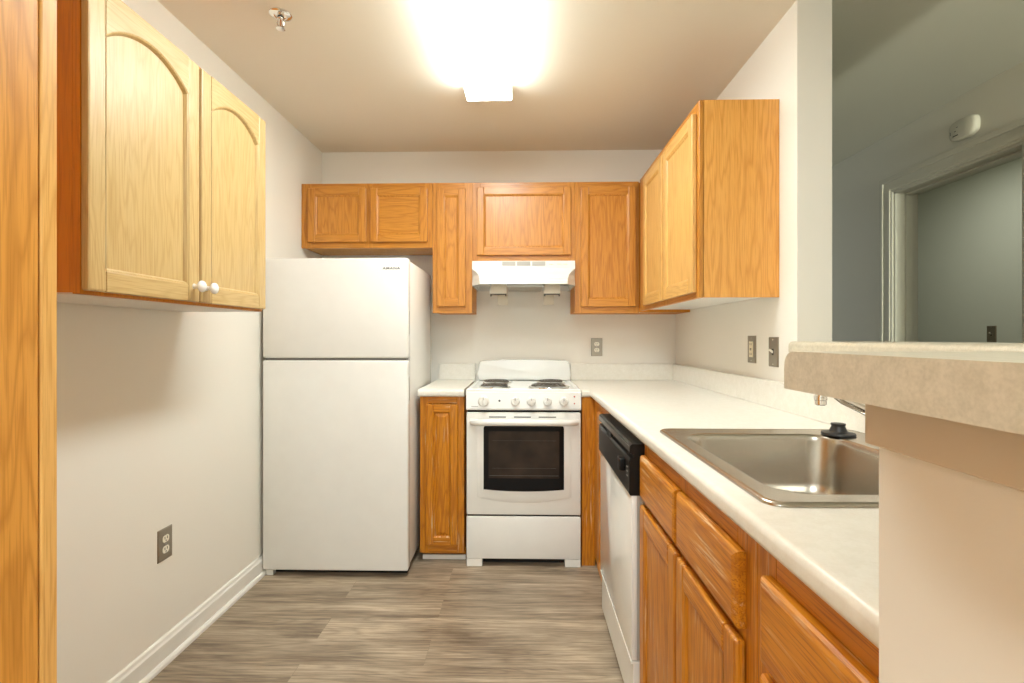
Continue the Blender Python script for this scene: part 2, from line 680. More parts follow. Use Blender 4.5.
def slab(parent, fmap, w, h, mats, t=0.020, ch=0.010, name='drawer'):
    """drawer front with a broad chamfer round its face"""
    bm = bmesh.new()
    loops = []
    for d, n in ((0, 0), (0, t - ch * .75), (ch * .35, t - ch * .3), (ch, t - 0.0005), (ch * 1.25, t)):
        loops.append([bm.verts.new((x, y, n)) for x, y in ((d, d), (w - d, d), (w - d, h - d), (d, h - d))])
    for a, b in zip(loops, loops[1:]):
        bridge(bm, a, b)
    bm.faces.new(loops[0])
    bm.faces.new(loops[-1])
    remap(bm, fmap)
    return obj(name, bm, mats, parent)


# ------------------------------------------------------------------ room shell
struct('wall_light_blocker', nb(1.45, 1.55, YB, -1.95, 0, HC), 'hall')  # unseen wall added to block the rear fill from the hall wall
struct('floor', nb(XL - 0.1, 3.6, YB - 0.1, 2.2, -0.05, 0), 'floor')
bm = nb(XL - 0.1, XR + 0.0, YB - 0.1, 0.1, HC, HC + 0.05)
struct('ceiling', bm, 'ceiling')
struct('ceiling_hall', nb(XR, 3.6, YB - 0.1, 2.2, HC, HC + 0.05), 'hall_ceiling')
struct('wall_left', nb(XL - 0.1, XL, YB - 0.1, 0.1, 0, HC), 'wall')
struct('wall_back', nb(XL, XR + 0.13, 0, 0.1, 0, HC), 'wall')
struct('wall_right', nb(XR, XR + 0.123, PY, 0, 0, HC), 'wall')
# half-height wall under the bar: along the sink run, then turning across its end
bm = nb(XR, XR + 0.123, -2.95, PY, 0, 1.134)
struct('wall_half', bm, 'wall')
bm = nb(0.325, XR, -2.95, -2.748, 0, 1.134, b=0.002)
struct('wall_bar_return', bm, 'wall')
bm = nb(0.310, 0.327, -2.955, -2.752, 1.090, 1.1345, b=0.0015)
struct('trim_bar', bm, 'apron')
# hall wall with a door opening
YD0, YD1, ZD = -1.000, -0.235, 2.045
bm = bmesh.new()
box(bm, XF, XF + 0.12, YD1, 2.1, 0, HC)
box(bm, XF, XF + 0.12, YB, YD0, 0, HC)
box(bm, XF, XF + 0.12, YD0, YD1, ZD, HC)
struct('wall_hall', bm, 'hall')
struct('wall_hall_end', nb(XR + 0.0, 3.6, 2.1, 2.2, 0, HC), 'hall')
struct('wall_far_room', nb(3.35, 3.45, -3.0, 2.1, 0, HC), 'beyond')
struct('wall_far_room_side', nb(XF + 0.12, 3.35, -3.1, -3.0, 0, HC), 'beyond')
# door casing (stepped moulding) and jambs
bm = bmesh.new()
for (o0, o1, th) in ((0.0, 0.095, 0.012), (0.0, 0.030, 0.022), (0.062, 0.082, 0.018)):
    xa = XF - th
    box(bm, xa, XF, YD1 + 0.095 - o1 + 0.0, YD1 + 0.095 - o0, 0, ZD + 0.095 - o0, 0.002)
    box(bm, xa, XF, YD0 - 0.095 + o0, YD0 - 0.095 + o1, 0, ZD + 0.095 - o0, 0.002)
    box(bm, xa + 0.0004, XF, YD0 - 0.095 + o0, YD1 + 0.095 - o0, ZD + 0.095 - o1, ZD + 0.095 - o0, 0.002)
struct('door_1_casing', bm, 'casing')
bm = bmesh.new()
box(bm, XF - 0.002, XF + 0.13, YD1 - 0.012, YD1, 0, ZD)
box(bm, XF - 0.002, XF + 0.13, YD0, YD0 + 0.012, 0, ZD)
box(bm, XF - 0.002, XF + 0.13, YD0, YD1, ZD - 0.012, ZD)
box(bm, XF + 0.055, XF + 0.095, YD1 - 0.024, YD1 - 0.012, 0, ZD - 0.012, 0.002)
box(bm, XF + 0.055, XF + 0.095, YD0, YD1, ZD - 0.024, ZD - 0.012, 0.002)
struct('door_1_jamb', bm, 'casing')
# unseen living-room end wall; both windows are added as openings for fill light
bm = bmesh.new()
W1, W2, ZW0, ZW1 = (-1.3, 1.0), (1.4, 2.1), 0.6, 2.3
box(bm, XL, 3.6, YB - 0.1, YB, 0, ZW0)
box(bm, XL, 3.6, YB - 0.1, YB, ZW1, HC)
box(bm, XL, W1[0], YB - 0.1, YB, ZW0, ZW1)
box(bm, W1[1], W2[0], YB - 0.1, YB, ZW0, ZW1)
box(bm, W2[1], 3.6, YB - 0.1, YB, ZW0, ZW1)
struct('wall_front', bm, 'wall')
for k, W in enumerate((W1, W2)):
    bm = bmesh.new()
    box(bm, W[0], W[1], YB - 0.07, YB - 0.03, ZW0, ZW0 + 0.05)
    box(bm, W[0], W[1], YB - 0.07, YB - 0.03, ZW1 - 0.05, ZW1)
    box(bm, W[0], W[0] + 0.05, YB - 0.07, YB - 0.03, ZW0, ZW1)
    box(bm, W[1] - 0.05, W[1], YB - 0.07, YB - 0.03, ZW0, ZW1)
    mid = (W[0] + W[1]) / 2
    box(bm, mid - 0.02, mid + 0.02, YB - 0.07, YB - 0.03, ZW0, ZW1)
    struct('window_%d' % (k + 1), bm, 'outdoor')


# baseboard with a shoe moulding
def base_profile(t):
    return [(0, 0), (t + 0.013, 0), (t + 0.012, 0.010), (t + 0.006, 0.018), (t, 0.020), (t, 0.074), (t - 0.004, 0.082),
            (t - 0.006, 0.092), (0.003, 0.098), (0, 0.098)]


bm = bmesh.new()
prism(bm, [(XL + a, z) for a, z in base_profile(0.014)], -2.478, -0.002, 'xz')
struct('baseboard_left', bm, 'trimwhite')
bm = bmesh.new()
prism(bm, [(XF - a, z) for a, z in base_profile(0.014)], YD1 + 0.097, 2.098, 'xz')
struct('baseboard_hall', bm, 'trimwhite')

# ------------------------------------------------------------------ oak wall cabinets on the end wall
YF = -0.305       # face-frame plane of the end wall run


def wall_box(t, x0, x1, y0, y1, z0, z1, frames, mv, mh, side, fr, bottom='underside', name_frame='face_frame'):
    """carcass + face frame facing the camera. frames = openings (x0,x1,z0,z1)"""
    bm = bmesh.new()
    yb = y0 + 0.019
    box(bm, x0 + 0.001, x1 - 0.001, yb, y1, z0 + 0.006, z1, 0, mat=0)
    return obj('carcass', bm, [side], t)


def frame_back(t, x0, x1, z0, z1, openings, mv, mh):
    """face frame, facing -Y, as stiles and rails round its door openings"""
    bm = bmesh.new()
    ya, yb = YF, YF + 0.019
    xs = x0
    for (a, b, c, d) in openings:
        box(bm, xs, a, ya, yb, z0, z1, 0.0012, 1, 0)
        box(bm, a, b, ya, yb, z0, c, 0.0012, 1, 1)
        box(bm, a, b, ya, yb, d, z1, 0.0012, 1, 1)
        box(bm, a - .004, b + .004, yb - 0.008, yb - 0.001, c - .004, d + .004, 0, 1, 0)
        xs = b
    box(bm, xs, x1, ya, yb, z0, z1, 0.0012, 1, 0)
    return obj('face_frame', bm, [mv, mh], t)


ZT = 2.097
# (name label x0 x1 z0 doors)
t = thing('wall_cabinet', 'short double-door golden oak wall cabinet above the white refrigerator', 'cabinet', (-0.92, -0.15, 1.715))
wall_box(t, -1.312, -0.534, YF, -0.002, 1.715, ZT, None, 0, 0, 'oak_side', 0)
frame_back(t, -1.3135, -0.534, 1.715, ZT, [(-1.255, -0.935, 1.76, 2.055), (-0.89, -0.575, 1.76, 2.055)], 'oak_z', 'oak_x')
door(t, face_back(-1.268, YF - .0005, 1.748), 0.344, 0.318, ('oak_z', 'oak_x'), stile=.042, rail=.042, panel_mat='oak_z')
door(t, face_back(-0.898, YF - .0005, 1.748), 0.336, 0.316, ('oak_z', 'oak_x'), stile=.042, rail=.042, panel_mat='oak_x')

t = thing('wall_cabinet', 'tall narrow single-door golden oak wall cabinet between refrigerator and hood', 'cabinet', (-0.406, -0.15, 1.33))
wall_box(t, -0.532, -0.301, YF, -0.002, 1.33, ZT, None, 0, 0, 'brown_side', 0)
frame_back(t, -0.533, -0.300, 1.33, ZT, [(-0.49, -0.345, 1.38, 2.05)], 'oak_z', 'oak_x')
door(t, face_back(-0.506, YF - .0005, 1.368), 0.170, 0.692, ('oak_z', 'oak_x'), stile=.044, rail=.044)

t = thing('wall_cabinet', 'short single-door golden oak wall cabinet above the white range hood', 'cabinet', (0.015, -0.15, 1.632))
wall_box(t, -0.298, 0.301, YF, -0.002, 1.632, ZT, None, 0, 0, 'oak_side', 0)
frame_back(t, -0.2995, 0.3025, 1.632, ZT, [(-0.25, 0.26, 1.69, 2.05)], 'oak_z', 'oak_x')
door(t, face_back(-0.271, YF - .0005, 1.668), 0.549, 0.398, ('oak_z', 'oak_x'), stile=.042, rail=.044, panel_mat='oak_z')

t = thing('wall_cabinet', 'golden oak wall cabinet right of the range hood, filling the corner', 'cabinet', (0.50, -0.15, 1.33))
wall_box(t, 0.304, 0.979, YF, -0.002, 1.33, ZT, None, 0, 0, 'brown_side', 0)
frame_back(t, 0.303, 0.6755, 1.33, ZT, [(0.35, 0.64, 1.38, 2.05)], 'oak_z', 'oak_x')
door(t, face_back(0.336, YF - .0005, 1.366), 0.319, 0.698, ('oak_z', 'oak_x'), stile=.044, rail=.044)

# run on the right-hand wall
t = thing('wall_cabinet', 'golden oak wall cabinet with two doors and a broad side panel on right wall', 'cabinet', (0.83, -0.80, 1.335))
Y0R, Z0R, Z1R = -1.290, 1.340, 2.099
bm = bmesh.new()
box(bm, 0.694, 0.979, Y0R, YF - 0.001, Z0R + 0.012, Z1R)
obj('carcass', bm, ['oak_z'], t)
bm = nb(0.690, 0.980, Y0R - 0.003, Y0R, Z0R, Z1R, b=0.001)
obj('side_panel', bm, ['oak_side'], t)
bm = nb(0.694, 0.979, Y0R + 0.001, YF - 0.001, Z0R + 0.010, Z0R + 0.012)
obj('bottom_panel', bm, ['underside'], t)
bm = bmesh.new()
for a, b in ((Y0R - 0.003, Y0R + 0.032), (-0.875, -0.825), (-0.46, YF - 0.022)):
    box(bm, 0.676, 0.6945, a, b, Z0R, Z1R, 0.0012, 1, 0)
for a, b in ((Y0R + 0.032, -0.875), (-0.825, -0.46)):
    box(bm, 0.676, 0.6945, a, b, Z0R, Z0R + 0.04, 0.0012, 1, 1)
    box(bm, 0.676, 0.6945, a, b, Z1R - 0.045, Z1R, 0.0012, 1, 1)
obj('face_frame', bm, ['oak_z', 'oak_y'], t)
door(t, face_left(0.6755, -1.268, 1.362), 0.408, 0.695, ('mid_z', 'mid_y'), stile=.050, rail=.050)
door(t, face_left(0.6755, -0.838, 1.362), 0.366, 0.695, ('mid_z', 'mid_y'), stile=.050, rail=.050)

# ------------------------------------------------------------------ pale oak cabinet with arched doors, left wall
t = thing('wall_cabinet', 'pale oak wall cabinet with two arched doors and porcelain knobs on left wall', 'cabinet', (-1.15, -1.71, 1.285))
ZA, ZB = 1.286, 2.030
YA, YE = -2.105, -1.322
obj('carcass', nb(XL + .002, -1.0265, YA, YE, ZA + 0.003, ZB), ['brown_side'], t)
obj('bottom_panel', nb(XL + .003, -1.0268, YA + 0.002, YE - 0.002, ZA - 0.001, ZA + 0.003), ['underside'], t)
bm = bmesh.new()
box(bm, -1.0265, -1.0085, YA, YE, ZA, ZA + 0.04, 0.001, 1, 1)
box(bm, -1.0265, -1.0085, YA, YE, ZB - 0.04, ZB, 0.001, 1, 1)
for a, b in ((YA - 0.0005, YA + .04), (-1.73, -1.69), (YE - .04, YE + 0.0005)):
    box(bm, -1.0265, -1.0080, a, b, ZA + .0, ZB, 0.001, 1, 0)
obj('face_frame', bm, ['brown_side', 'brown_side'], t)
d1 = door(t, face_right(-1.008, -2.105, 1.294), 0.389, 0.723, ('pale_z', 'pale_y'), t=.019, stile=.050, rail=.050, arch=.056, bev=.005, mold=.009, deep=.011)
d2 = door(t, face_right(-1.008, -1.707, 1.294), 0.381, 0.723, ('pale_z', 'pale_y'), t=.019, stile=.050, rail=.050, arch=.056, bev=.005, mold=.009, deep=.011)
for d, y in ((d1, -1.742), (d2, -1.683)):
    bm = bmesh.new()
    lathe(bm, [(0.0085, 0), (0.0065, 0.004), (0.0055, 0.012), (0.010, 0.016), (0.0165, 0.020), (0.0178, 0.024),
               (0.0160, 0.029), (0.010, 0.0325), (0.003, 0.0340)], (-0.989, y, 1.340), 'x', 28)
    k = obj('door_knob', bm, 'porcelain', d, smooth=60)
    k['label'] = 'white porcelain knob with pink flower'
    bm = bmesh.new()
    for a in range(5):
        an = 2 * PI * a / 5
        lathe(bm, [(0.0022, 0), (0.0010, 0.0006)], (-0.9557, y + .003 * math.cos(an), 1.340 + .003 * math.sin(an)), 'x', 8)
    obj('flower_decal', bm, 'pink', k)

# tall pantry cabinet at the left edge of the view
t = thing('pantry_cabinet', 'tall oak pantry cabinet cut off by the left edge, nearer than the arched-door cabinet', 'cabinet', (-1.0, -2.95, 0))
YP = -2.480
obj('carcass', nb(XL + .002, -0.719, -3.5, YP, 0.09, 2.30), ['pantry'], t)
obj('toe_kick', nb(XL + .002, -0.77, -3.5, YP - 0.01, 0.0, 0.09), ['black_matte'], t)
bm = bmesh.new()
box(bm, -0.719, -0.700, YP - 0.025, YP, 0.09, 2.30, 0.0015, 1, 0)
box(bm, -0.719, -0.700, -3.5, -3.455, 0.09, 2.30, 0.0015, 1, 0)
box(bm, -0.719, -0.700, -3.455, YP - 0.025, 0.09, 0.13, 0.0015, 1, 1)
box(bm, -0.719, -0.700, -3.455, YP - 0.025, 2.25, 2.30, 0.0015, 1, 1)
obj('face_frame', bm, ['pantry_edge', 'pantry_edge'], t)
bm = nb(-0.7187, -0.7015, -3.453, YP - 0.0270, 0.132, 2.248, b=0.003)
dd = obj('door', bm, ['pantry'], t)

# ------------------------------------------------------------------ refrigerator
t = thing('refrigerator', 'white top-freezer refrigerator against the left wall under the short cabinet', 'refrigerator', (-0.93, -0.45, 0))
FX0, FX1, FY = -1.295, -0.568, -0.78
obj('cabinet_body', nb(FX0 + .004, FX1 - .002, FY + 0.066, -0.16, 0.045, 1.572, b=0.006), ['white'], t, smooth=30)
fd = obj('freezer_door', nb(FX0, FX1, FY, FY + 0.058, 1.084, 1.580, b=0.009, seg=4), ['white'], t, smooth=30)
rd = obj('refrigerator_door', nb(FX0, FX1, FY, FY + 0.058, 0.031, 1.073, b=0.009, seg=4), ['white'], t, smooth=30)
obj('door_gasket', nb(FX0 + .012, FX1 - .012, FY + 0.010, FY + 0.067, 0.06, 1.565), ['grey_seam'], t)
obj('base_gap_shade', nb(FX0 + .02, FX1 - .015, FY + 0.045, FY + 0.08, 0.004, 0.05), ['black_matte'], t)  # black block painting the dark shade in the gap under the doors
for x, y, c in ((FX0 + 0.012, FY + 0.012, 'white'), (FX1 - 0.060, FY + 0.085, 'black'), (FX0 + .02, -0.22, 'black'), (FX1 - .06, -0.22, 'black')):
    obj('foot', nb(x, x + 0.036, y, y + 0.03, 0.0, 0.0455 if c == 'black' else 0.032, b=.003), [c], t)
for d, (z0, z1) in ((fd, (1.19, 1.33)), (rd, (0.86, 1.00))):
    bm = bmesh.new()
    prism(bm, [(FY + 0.004, z0), (FY + 0.030, z0 + 0.012), (FY + 0.030, z1 - 0.012), (FY + 0.004, z1)], FX1 - 0.004, FX1 + 0.0025, 'yz')
    g = obj('side_grip', bm, ['white'], d)
    bm = nb(FX1 + 0.002, FX1 + 0.0032, FY + 0.008, FY + 0.026, z0 + .012, z1 - .012)
    obj('grip_shadow_gap', bm, ['pale_grey'], g)
obj('hinge_cap', nb(FX1 - .07, FX1 - .02, FY + .03, FY + .09, 1.572, 1.586, b=.004), ['white'], t)


def lettering(txt, w, h, fmap, mat, parent, name='lettering', depth=0.0006, bold=0.0):
    cu = bpy.data.curves.new('text', 'FONT')
    cu.body = txt
    cu.size = 1.0
    cu.extrude = 0.0
    cu.space_character = 1.15
    cu.offset = bold
    o = bpy.data.objects.new('text', cu)
    C.objects.link(o)
    dg = bpy.context.evaluated_depsgraph_get()
    me = bpy.data.meshes.new_from_object(o.evaluated_get(dg))
    bpy.data.objects.remove(o)
    bm = bmesh.new()
    bm.from_mesh(me)
    bpy.data.meshes.remove(me)
    xs = [v.co.x for v in bm.verts]
    ys = [v.co.y for v in bm.verts]
    ax, bx_, ay, by_ = min(xs), max(xs), min(ys), max(ys)
    for v in bm.verts:
        v.co = Vector(fmap((v.co.x - ax) / (bx_ - ax) * w, (v.co.y - ay) / (by_ - ay) * h, depth))
    return obj(name, bm, mat, parent)


lettering('AMANA', 0.088, 0.0130, face_back(-0.694, FY, 1.522), 'grey_mark', fd, 'brand_lettering', bold=0.03)

# ------------------------------------------------------------------ stove
t = thing('stove', 'white freestanding electric coil stove with black oven window between the counters', 'stove', (0.005, -0.34, 0))
SX0, SX1, SY = -0.2945, 0.298, -0.655
obj('body', nb(SX0 + .003, SX1 - .003, SY + 0.045, -0.03, 0.045, 0.905), ['white'], t)
# cooktop with a raised rim
bm = bmesh.new()
L = []
for (d, z) in ((0, 0.905), (0, 0.915), (0.004, 0.920), (0.012, 0.920), (0.020, 0.916)):
    L.append([bm.verts.new((x, y, z)) for x, y in ((SX0 + d, SY + 0.010 + d), (SX1 - d, SY + .010 + d), (SX1 - d, -0.09), (SX0 + d, -0.09))])
for a, b in zip(L, L[1:]):
    bridge(bm, a, b)
bm.faces.new(L[-1])
bm.faces.new(L[0])
cooktop = obj('cooktop', bm, ['white_gloss'], t)
# control panel, slightly sloped
bm = bmesh.new()
prism(bm, [(SY + .045, 0.905), (SY + .008, 0.905), (SY + 0.004, 0.902), (SY - 0.004, 0.820), (SY - .001, 0.812), (SY + .045, 0.812)], SX0, SX1, 'yz')
cp = obj('control_panel', bm, ['white_gloss'], t)


def stove_knob(x, r):
    bm = bmesh.new()
    c = (x, SY - 0.001, 0.858)
    lathe(bm, [(r * 1.15, 0.0), (r * 1.15, -0.003), (r, -0.004), (r * .92, -0.016), (r * .85, -0.018)], c, 'y', 28)
    bb = bmesh.new()
    box(bm, x - 0.0045, x + 0.0045, SY - 0.030, SY - 0.015, 0.858 - r * .98, 0.858 + r * .9, 0.002)
    bb.free()
    k = obj('knob', bm, ['white'], cp, smooth=35)
    bm = nb(x - 0.0012, x + 0.0012, SY - 0.0306, SY - 0.0295, 0.858 + r * .3, 0.858 + r * .85)
    obj('pointer_mark', bm, ['grey_mark'], k)


stove_knob(-0.204, 0.0265)
for x in (-0.040, 0.042, 0.125, 0.208):
    stove_knob(x, 0.0215)
for z in (0.882, 0.846):
    bm = bmesh.new()
    lathe(bm, [(0.0042, 0), (0.0042, -0.003), (0.002, -0.0045)], (0.264, SY + 0.002, z), 'y', 14)
    obj('indicator_light', bm, ['red'], cp)
bm = bmesh.new()
lathe(bm, [(0.0055, 0), (0.0055, -0.003), (0.002, -0.0045)], (-0.122, SY + 0.001, 0.860), 'y', 14)
obj('indicator_light', bm, ['grey_mark'], cp)
obj('badge', nb(-0.268, -0.232, SY - 0.0035, SY - 0.0015, 0.829, 0.8325), ['pale_grey'], cp)
# backguard: rounded-top splash panel
bm = bmesh.new()
pts = [(-0.288, 0.905), (0.300, 0.905), (0.299, 0.960), (0.294, 1.018), (0.287, 1.033), (0.270, 1.040)]
pts += [(0.15, 1.044), (0.0, 1.046), (-0.14, 1.044), (-0.258, 1.040), (-0.275, 1.033), (-0.282, 1.018), (-0.287, 0.960)]
fs = prism(bm, pts, -0.085, -0.025, 'xz')
bmesh.ops.bevel(bm, geom=[e for e in fs[0].edges], offset=0.010, segments=4, profile=.5, affect='EDGES')
obj('backguard', bm, ['white_gloss'], t, smooth=35)


def burner(x, y, r):
    pan = bmesh.new()
    lathe(pan, [(r * 1.13, 0.0), (r * 1.12, 0.004), (r * 1.05, 0.003), (r * .95, -0.004), (r * .4, -0.010), (r * .1, -0.010)], (x, y, 0.917), 'z', 36, cap0=False)
    b = obj('burner', pan, ['chrome'], cooktop, smooth=50)
    bm = bmesh.new()
    pts = []
    n = 130
    for i in range(n):
        s = i / (n - 1)
        a = s * 2 * PI * 3.6
        rr = r * (0.22 + 0.76 * s)
        pts.append((x + rr * math.cos(a), y + rr * math.sin(a), 0.928))
    pts.append((x + r * .9, y + r * .35, 0.918))
    tube(bm, pts, 0.0034, 8)
    for k in range(3):
        a = k * 2 * PI / 3 + .4
        tube(bm, [(x, y, 0.921), (x + r * math.cos(a), y + r * math.sin(a), 0.921)], 0.0022, 6)
    return b, bm


for x, y, r in ((-0.155, -0.510, 0.076), (-0.158, -0.240, 0.078), (0.142, -0.505, 0.100), (0.168, -0.235, 0.076)):
    b, bm = burner(x, y, r)
    # the coil is its own piece resting in the drip pan
    c = obj('burner_coil', bm, ['coil'], cooktop, smooth=50)
    c['label'] = 'dark spiral heating coil'
# oven door with a curved lower face
bm = bmesh.new()
box(bm, SX0 + .001, SX1 - .001, SY, SY + 0.045, 0.270, 0.799, 0.006, 3)
od = obj('oven_door', bm, ['white'], t, smooth=30)
# bulged centre of the door: a shallow raised apron whose foot bows downwards
bm = bmesh.new()
n = 20
low, lin = [], []
for i in range(n + 1):
    s = i / n
    x = -0.240 + 0.490 * s
    low.append((x, 0.330 + 0.030 * (2 * s - 1) ** 2))
A = [bm.verts.new((x, SY + .001, z)) for x, z in low] + [bm.verts.new((0.250, SY + .001, 0.765)), bm.verts.new((-0.240, SY + .001, 0.765))]
Bv = [bm.verts.new((x * .965 + .0002, SY - 0.0055, z + 0.014)) for x, z in low] + [bm.verts.new((0.2365, SY - .0055, 0.755)), bm.verts.new((-0.2265, SY - .0055, 0.755))]
bridge(bm, A, Bv)
bm.faces.new(Bv)
obj('door_bulge', bm, ['white'], od, smooth=50)


def win_poly(x0, x1, z0, z1, bow, r=0.010, n=14):
    pts = []
    for i in range(n + 1):
        s = i / n
        pts.append((x0 + (x1 - x0) * s, z0 - bow * (1 - (2 * s - 1) ** 2)))
    pts += [(x1, z1 - r), (x1 - r * .3, z1 - r * .3), (x1 - r, z1), (x0 + r, z1), (x0 + r * .3, z1 - r * .3), (x0, z1 - r)]
    return pts


bm = bmesh.new()
prism(bm, win_poly(-0.204, 0.210, 0.404, 0.731, 0.010), SY - 0.0050, SY - 0.0075, 'xz')
ow = obj('oven_window', bm, ['black_glass'], od)
bm = bmesh.new()
prism(bm, win_poly(-0.178, 0.186, 0.462, 0.704, 0.0, 0.004), SY - 0.0070, SY - 0.0082, 'xz')
gl = obj('glass_pane', bm, ['oven_glass'], ow)
bm = bmesh.new()
box(bm, -0.174, 0.182, SY - 0.0083, SY - 0.0088, 0.4745, 0.4765)
box(bm, -0.160, 0.170, SY - 0.0083, SY - 0.0085, 0.5130, 0.5138)
box(bm, -0.160, 0.170, SY - 0.0083, SY - 0.0085, 0.655, 0.6558)
obj('oven_rack', bm, ['grey_mark'], ow)
# handle: long bar bent back to the door at both ends
bm = bmesh.new()
hp = []
for i in range(25):
    s = i / 24
    x = -0.268 + 0.545 * s
    e = min(s, 1 - s) / 0.08
    d = 1 - (1 - min(1, e)) ** 2
    hp.append((x, SY - 0.004 - 0.030 * d, 0.752))
tube(bm, hp, 0.0125, 14, rz=1.35)
hd = obj('handle', bm, ['white'], od, smooth=60)
for a, b in ((-0.176, -0.089), (-0.047, 0.040), (0.080, 0.170)):
    obj('vent_slot', nb(a, b, SY - 0.0012, SY + .001, 0.7735, 0.7785), ['grey_mark'], od)
obj('door_gap', nb(SX0 + .006, SX1 - .006, SY + 0.012, SY + 0.05, 0.800, 0.815), ['black_matte'], t)
obj('drawer_gap', nb(SX0 + .006, SX1 - .006, SY + 0.012, SY + 0.05, 0.255, 0.273), ['black_matte'], t)
obj('storage_drawer', nb(SX0 + .001, SX1 - .001, SY + .001, SY + 0.045, 0.042, 0.261, b=.005, seg=3), ['white'], t, smooth=30)
bm = bmesh.new()
prism(bm, [(SX0 + .07, .005), (SX0 + .082, 0.035), (SX1 - .082, 0.035), (SX1 - .07, .005)], SY + 0.05, SY + 0.06, 'xz')
obj('kick_recess', bm, ['black_matte'], t)
for x0, x1 in ((SX0 + .001, SX0 + .083), (SX1 - .083, SX1 - .001)):
    obj('foot', nb(x0, x1, SY + .004, SY + 0.05, 0.0, 0.0415, b=.004), ['white'], t)

# ------------------------------------------------------------------ range hood
t = thing('range_hood', 'white under-cabinet range hood above the stove', 'range hood', (0.013, -0.22, 1.48))
HX0, HX1, HT = -0.296, 0.300, 1.630
bm = bmesh.new()


def hoodring(z, yf, cham, dx=0.0):
    return [(HX0, -0.01, z), (HX1, -0.01, z), (HX1, yf + cham, z), (HX1 - cham * .55 - dx, yf, z), (HX0 + cham * .55 + dx, yf, z), (HX0, yf + cham, z)]


prof = [(HT, -0.345, 0.001), (1.585, -0.350, 0.001), (1.563, -0.372, 0.045), (1.545, -0.395, 0.075), (1.505, -0.435, 0.095), (1.486, -0.438, 0.097)]
loops = [[bm.verts.new(p) for p in hoodring(z, y, c)] for z, y, c in prof]
bm.faces.new(loops[0])
for a, b in zip(loops, loops[1:]):
    bridge(bm, a, b)
inner = [bm.verts.new((x * .975 + .0003, y * .97 - 0.004, 1.486)) for x, y, z in hoodring(1.486, -0.438, 0.078)]
bridge(bm, loops[-1], inner)
deep = [bm.verts.new((v.co.x, v.co.y, 1.520)) for v in inner]
bridge(bm, inner, deep)
bm.faces.new(deep)
hood = obj('shell', bm, ['hood_white'], t)
for a, b in ((-0.122, -0.044), (-0.036, 0.042), (0.052, 0.128)):
    g = obj('vent_grille', nb(a, b, -0.3470, -0.3500, 1.601, 1.626), ['pale_grey'], t)
for x in (0.162, 0.208, 0.245):
    obj('rocker_switch', nb(x - .012, x + .012, -0.3470, -0.3520, 1.607, 1.617, b=.001), ['cream_plastic'], t)
obj('grease_filter', nb(-0.09, 0.11, -0.41, -0.12, 1.474, 1.5205), ['filter'], t)
# two small tins clipped under the hood
for x0, x1, which, px in ((-0.190, -0.093, 'left', -0.150), (0.117, 0.212, 'right', 0.120)):
    q = thing('suppression_canister', 'small shade-toned white tin with dark open slot hanging under the hood, %s of the pair' % which,
              'canister', ((x0 + x1) / 2, -0.33, 1.43), 'tins under the range hood')
    bm = bmesh.new()
    pa = 0.012
    top = [(x0 + pa, -0.375), (x1 - pa * .4, -0.375), (x1 - pa * .4, -0.285), (x0 + pa, -0.285)]
    bot = [(x0, -0.382), (x1, -0.382), (x1, -0.280), (x0, -0.280)]
    A = [bm.verts.new((a, b, 1.519)) for a, b in top]
    Bq = [bm.verts.new((a, b, 1.436)) for a, b in bot]
    bridge(bm, A, Bq)
    bm.faces.new(A)
    bm.faces.new(Bq)
    can = obj('tin_body', bm, ['stovetin'], q)
    bm = bmesh.new()
    box(bm, x0 + .002, x1 - .002, -0.3835, -0.378, 1.430, 1.437)
    box(bm, x0 + .002, x0 + .010, -0.3835, -0.378, 1.422, 1.431)
    box(bm, x1 - .010, x1 - .002, -0.3835, -0.378, 1.422, 1.431)
    obj('clip_frame', bm, ['slot'], q)
    obj('hanging_tag', nb(px, px + 0.060, -0.300, -0.297, 1.378, 1.437), ['stovetin'], q)

# ------------------------------------------------------------------ small base cabinet left of the stove
t = thing('base_cabinet', 'narrow worn oak base cabinet between refrigerator and stove', 'cabinet', (-0.424, -0.3, 0))
obj('carcass', nb(-0.543, -0.311, -0.591, -0.002, 0.052, 0.875), ['base_z'], t)
bm = bmesh.new()
for a, b in ((-0.5435, -0.500), (-0.350, -0.3105)):
    box(bm, a, b, -0.610, -0.591, 0.052, 0.876, .001, 1, 0)
box(bm, -0.5, -0.35, -0.610, -0.591, 0.052, 0.10, .001, 1, 1)
box(bm, -0.5, -0.35, -0.610, -0.591, 0.840, 0.876, .001, 1, 1)
box(bm, -0.51, -0.34, -0.600, -0.592, 0.09, 0.85, 0, 1, 0)
obj('face_frame', bm, ['base_z', 'base_x'], t)
door(t, face_back(-0.510, -0.6105, 0.100), 0.168, 0.736, ('base_z', 'base_x'), stile=.040, rail=.040, raised=True, mold=.006, bev=.005)
obj('toe_kick', nb(-0.540, -0.308, -0.560, -0.540, 0.026, 0.0525), ['base_x'], t)
obj('toe_strip', nb(-0.538, -0.308, -0.572, -0.560, 0.0, 0.024, b=.002), ['trimwhite'], t)


def rolled(bm, x0, x1, y0, y1, z0, z1, r, pick):
    fs = box(bm, x0, x1, y0, y1, z0, z1)
    es = [e for e in {e for f in fs for e in f.edges} if pick(*[v.co for v in e.verts])]
    bmesh.ops.bevel(bm, geom=es, offset=r, segments=5, profile=.5, affect='EDGES')


t = thing('countertop', 'short cream laminate countertop left of the stove', 'countertop', (-0.427, -0.3, 0.876))
bm = bmesh.new()
rolled(bm, -0.551, -0.3085, -0.637, -0.002, 0.876, 0.914, 0.013, lambda a, b: a.y < -.6 and b.y < -.6 and abs(a.z - b.z) < 1e-4)
obj('worktop', bm, ['counter'], t, smooth=40)
obj('backsplash', nb(-0.545, -0.3085, -0.022, -0.001, 0.914, 1.018, b=.003), ['counter'], t)

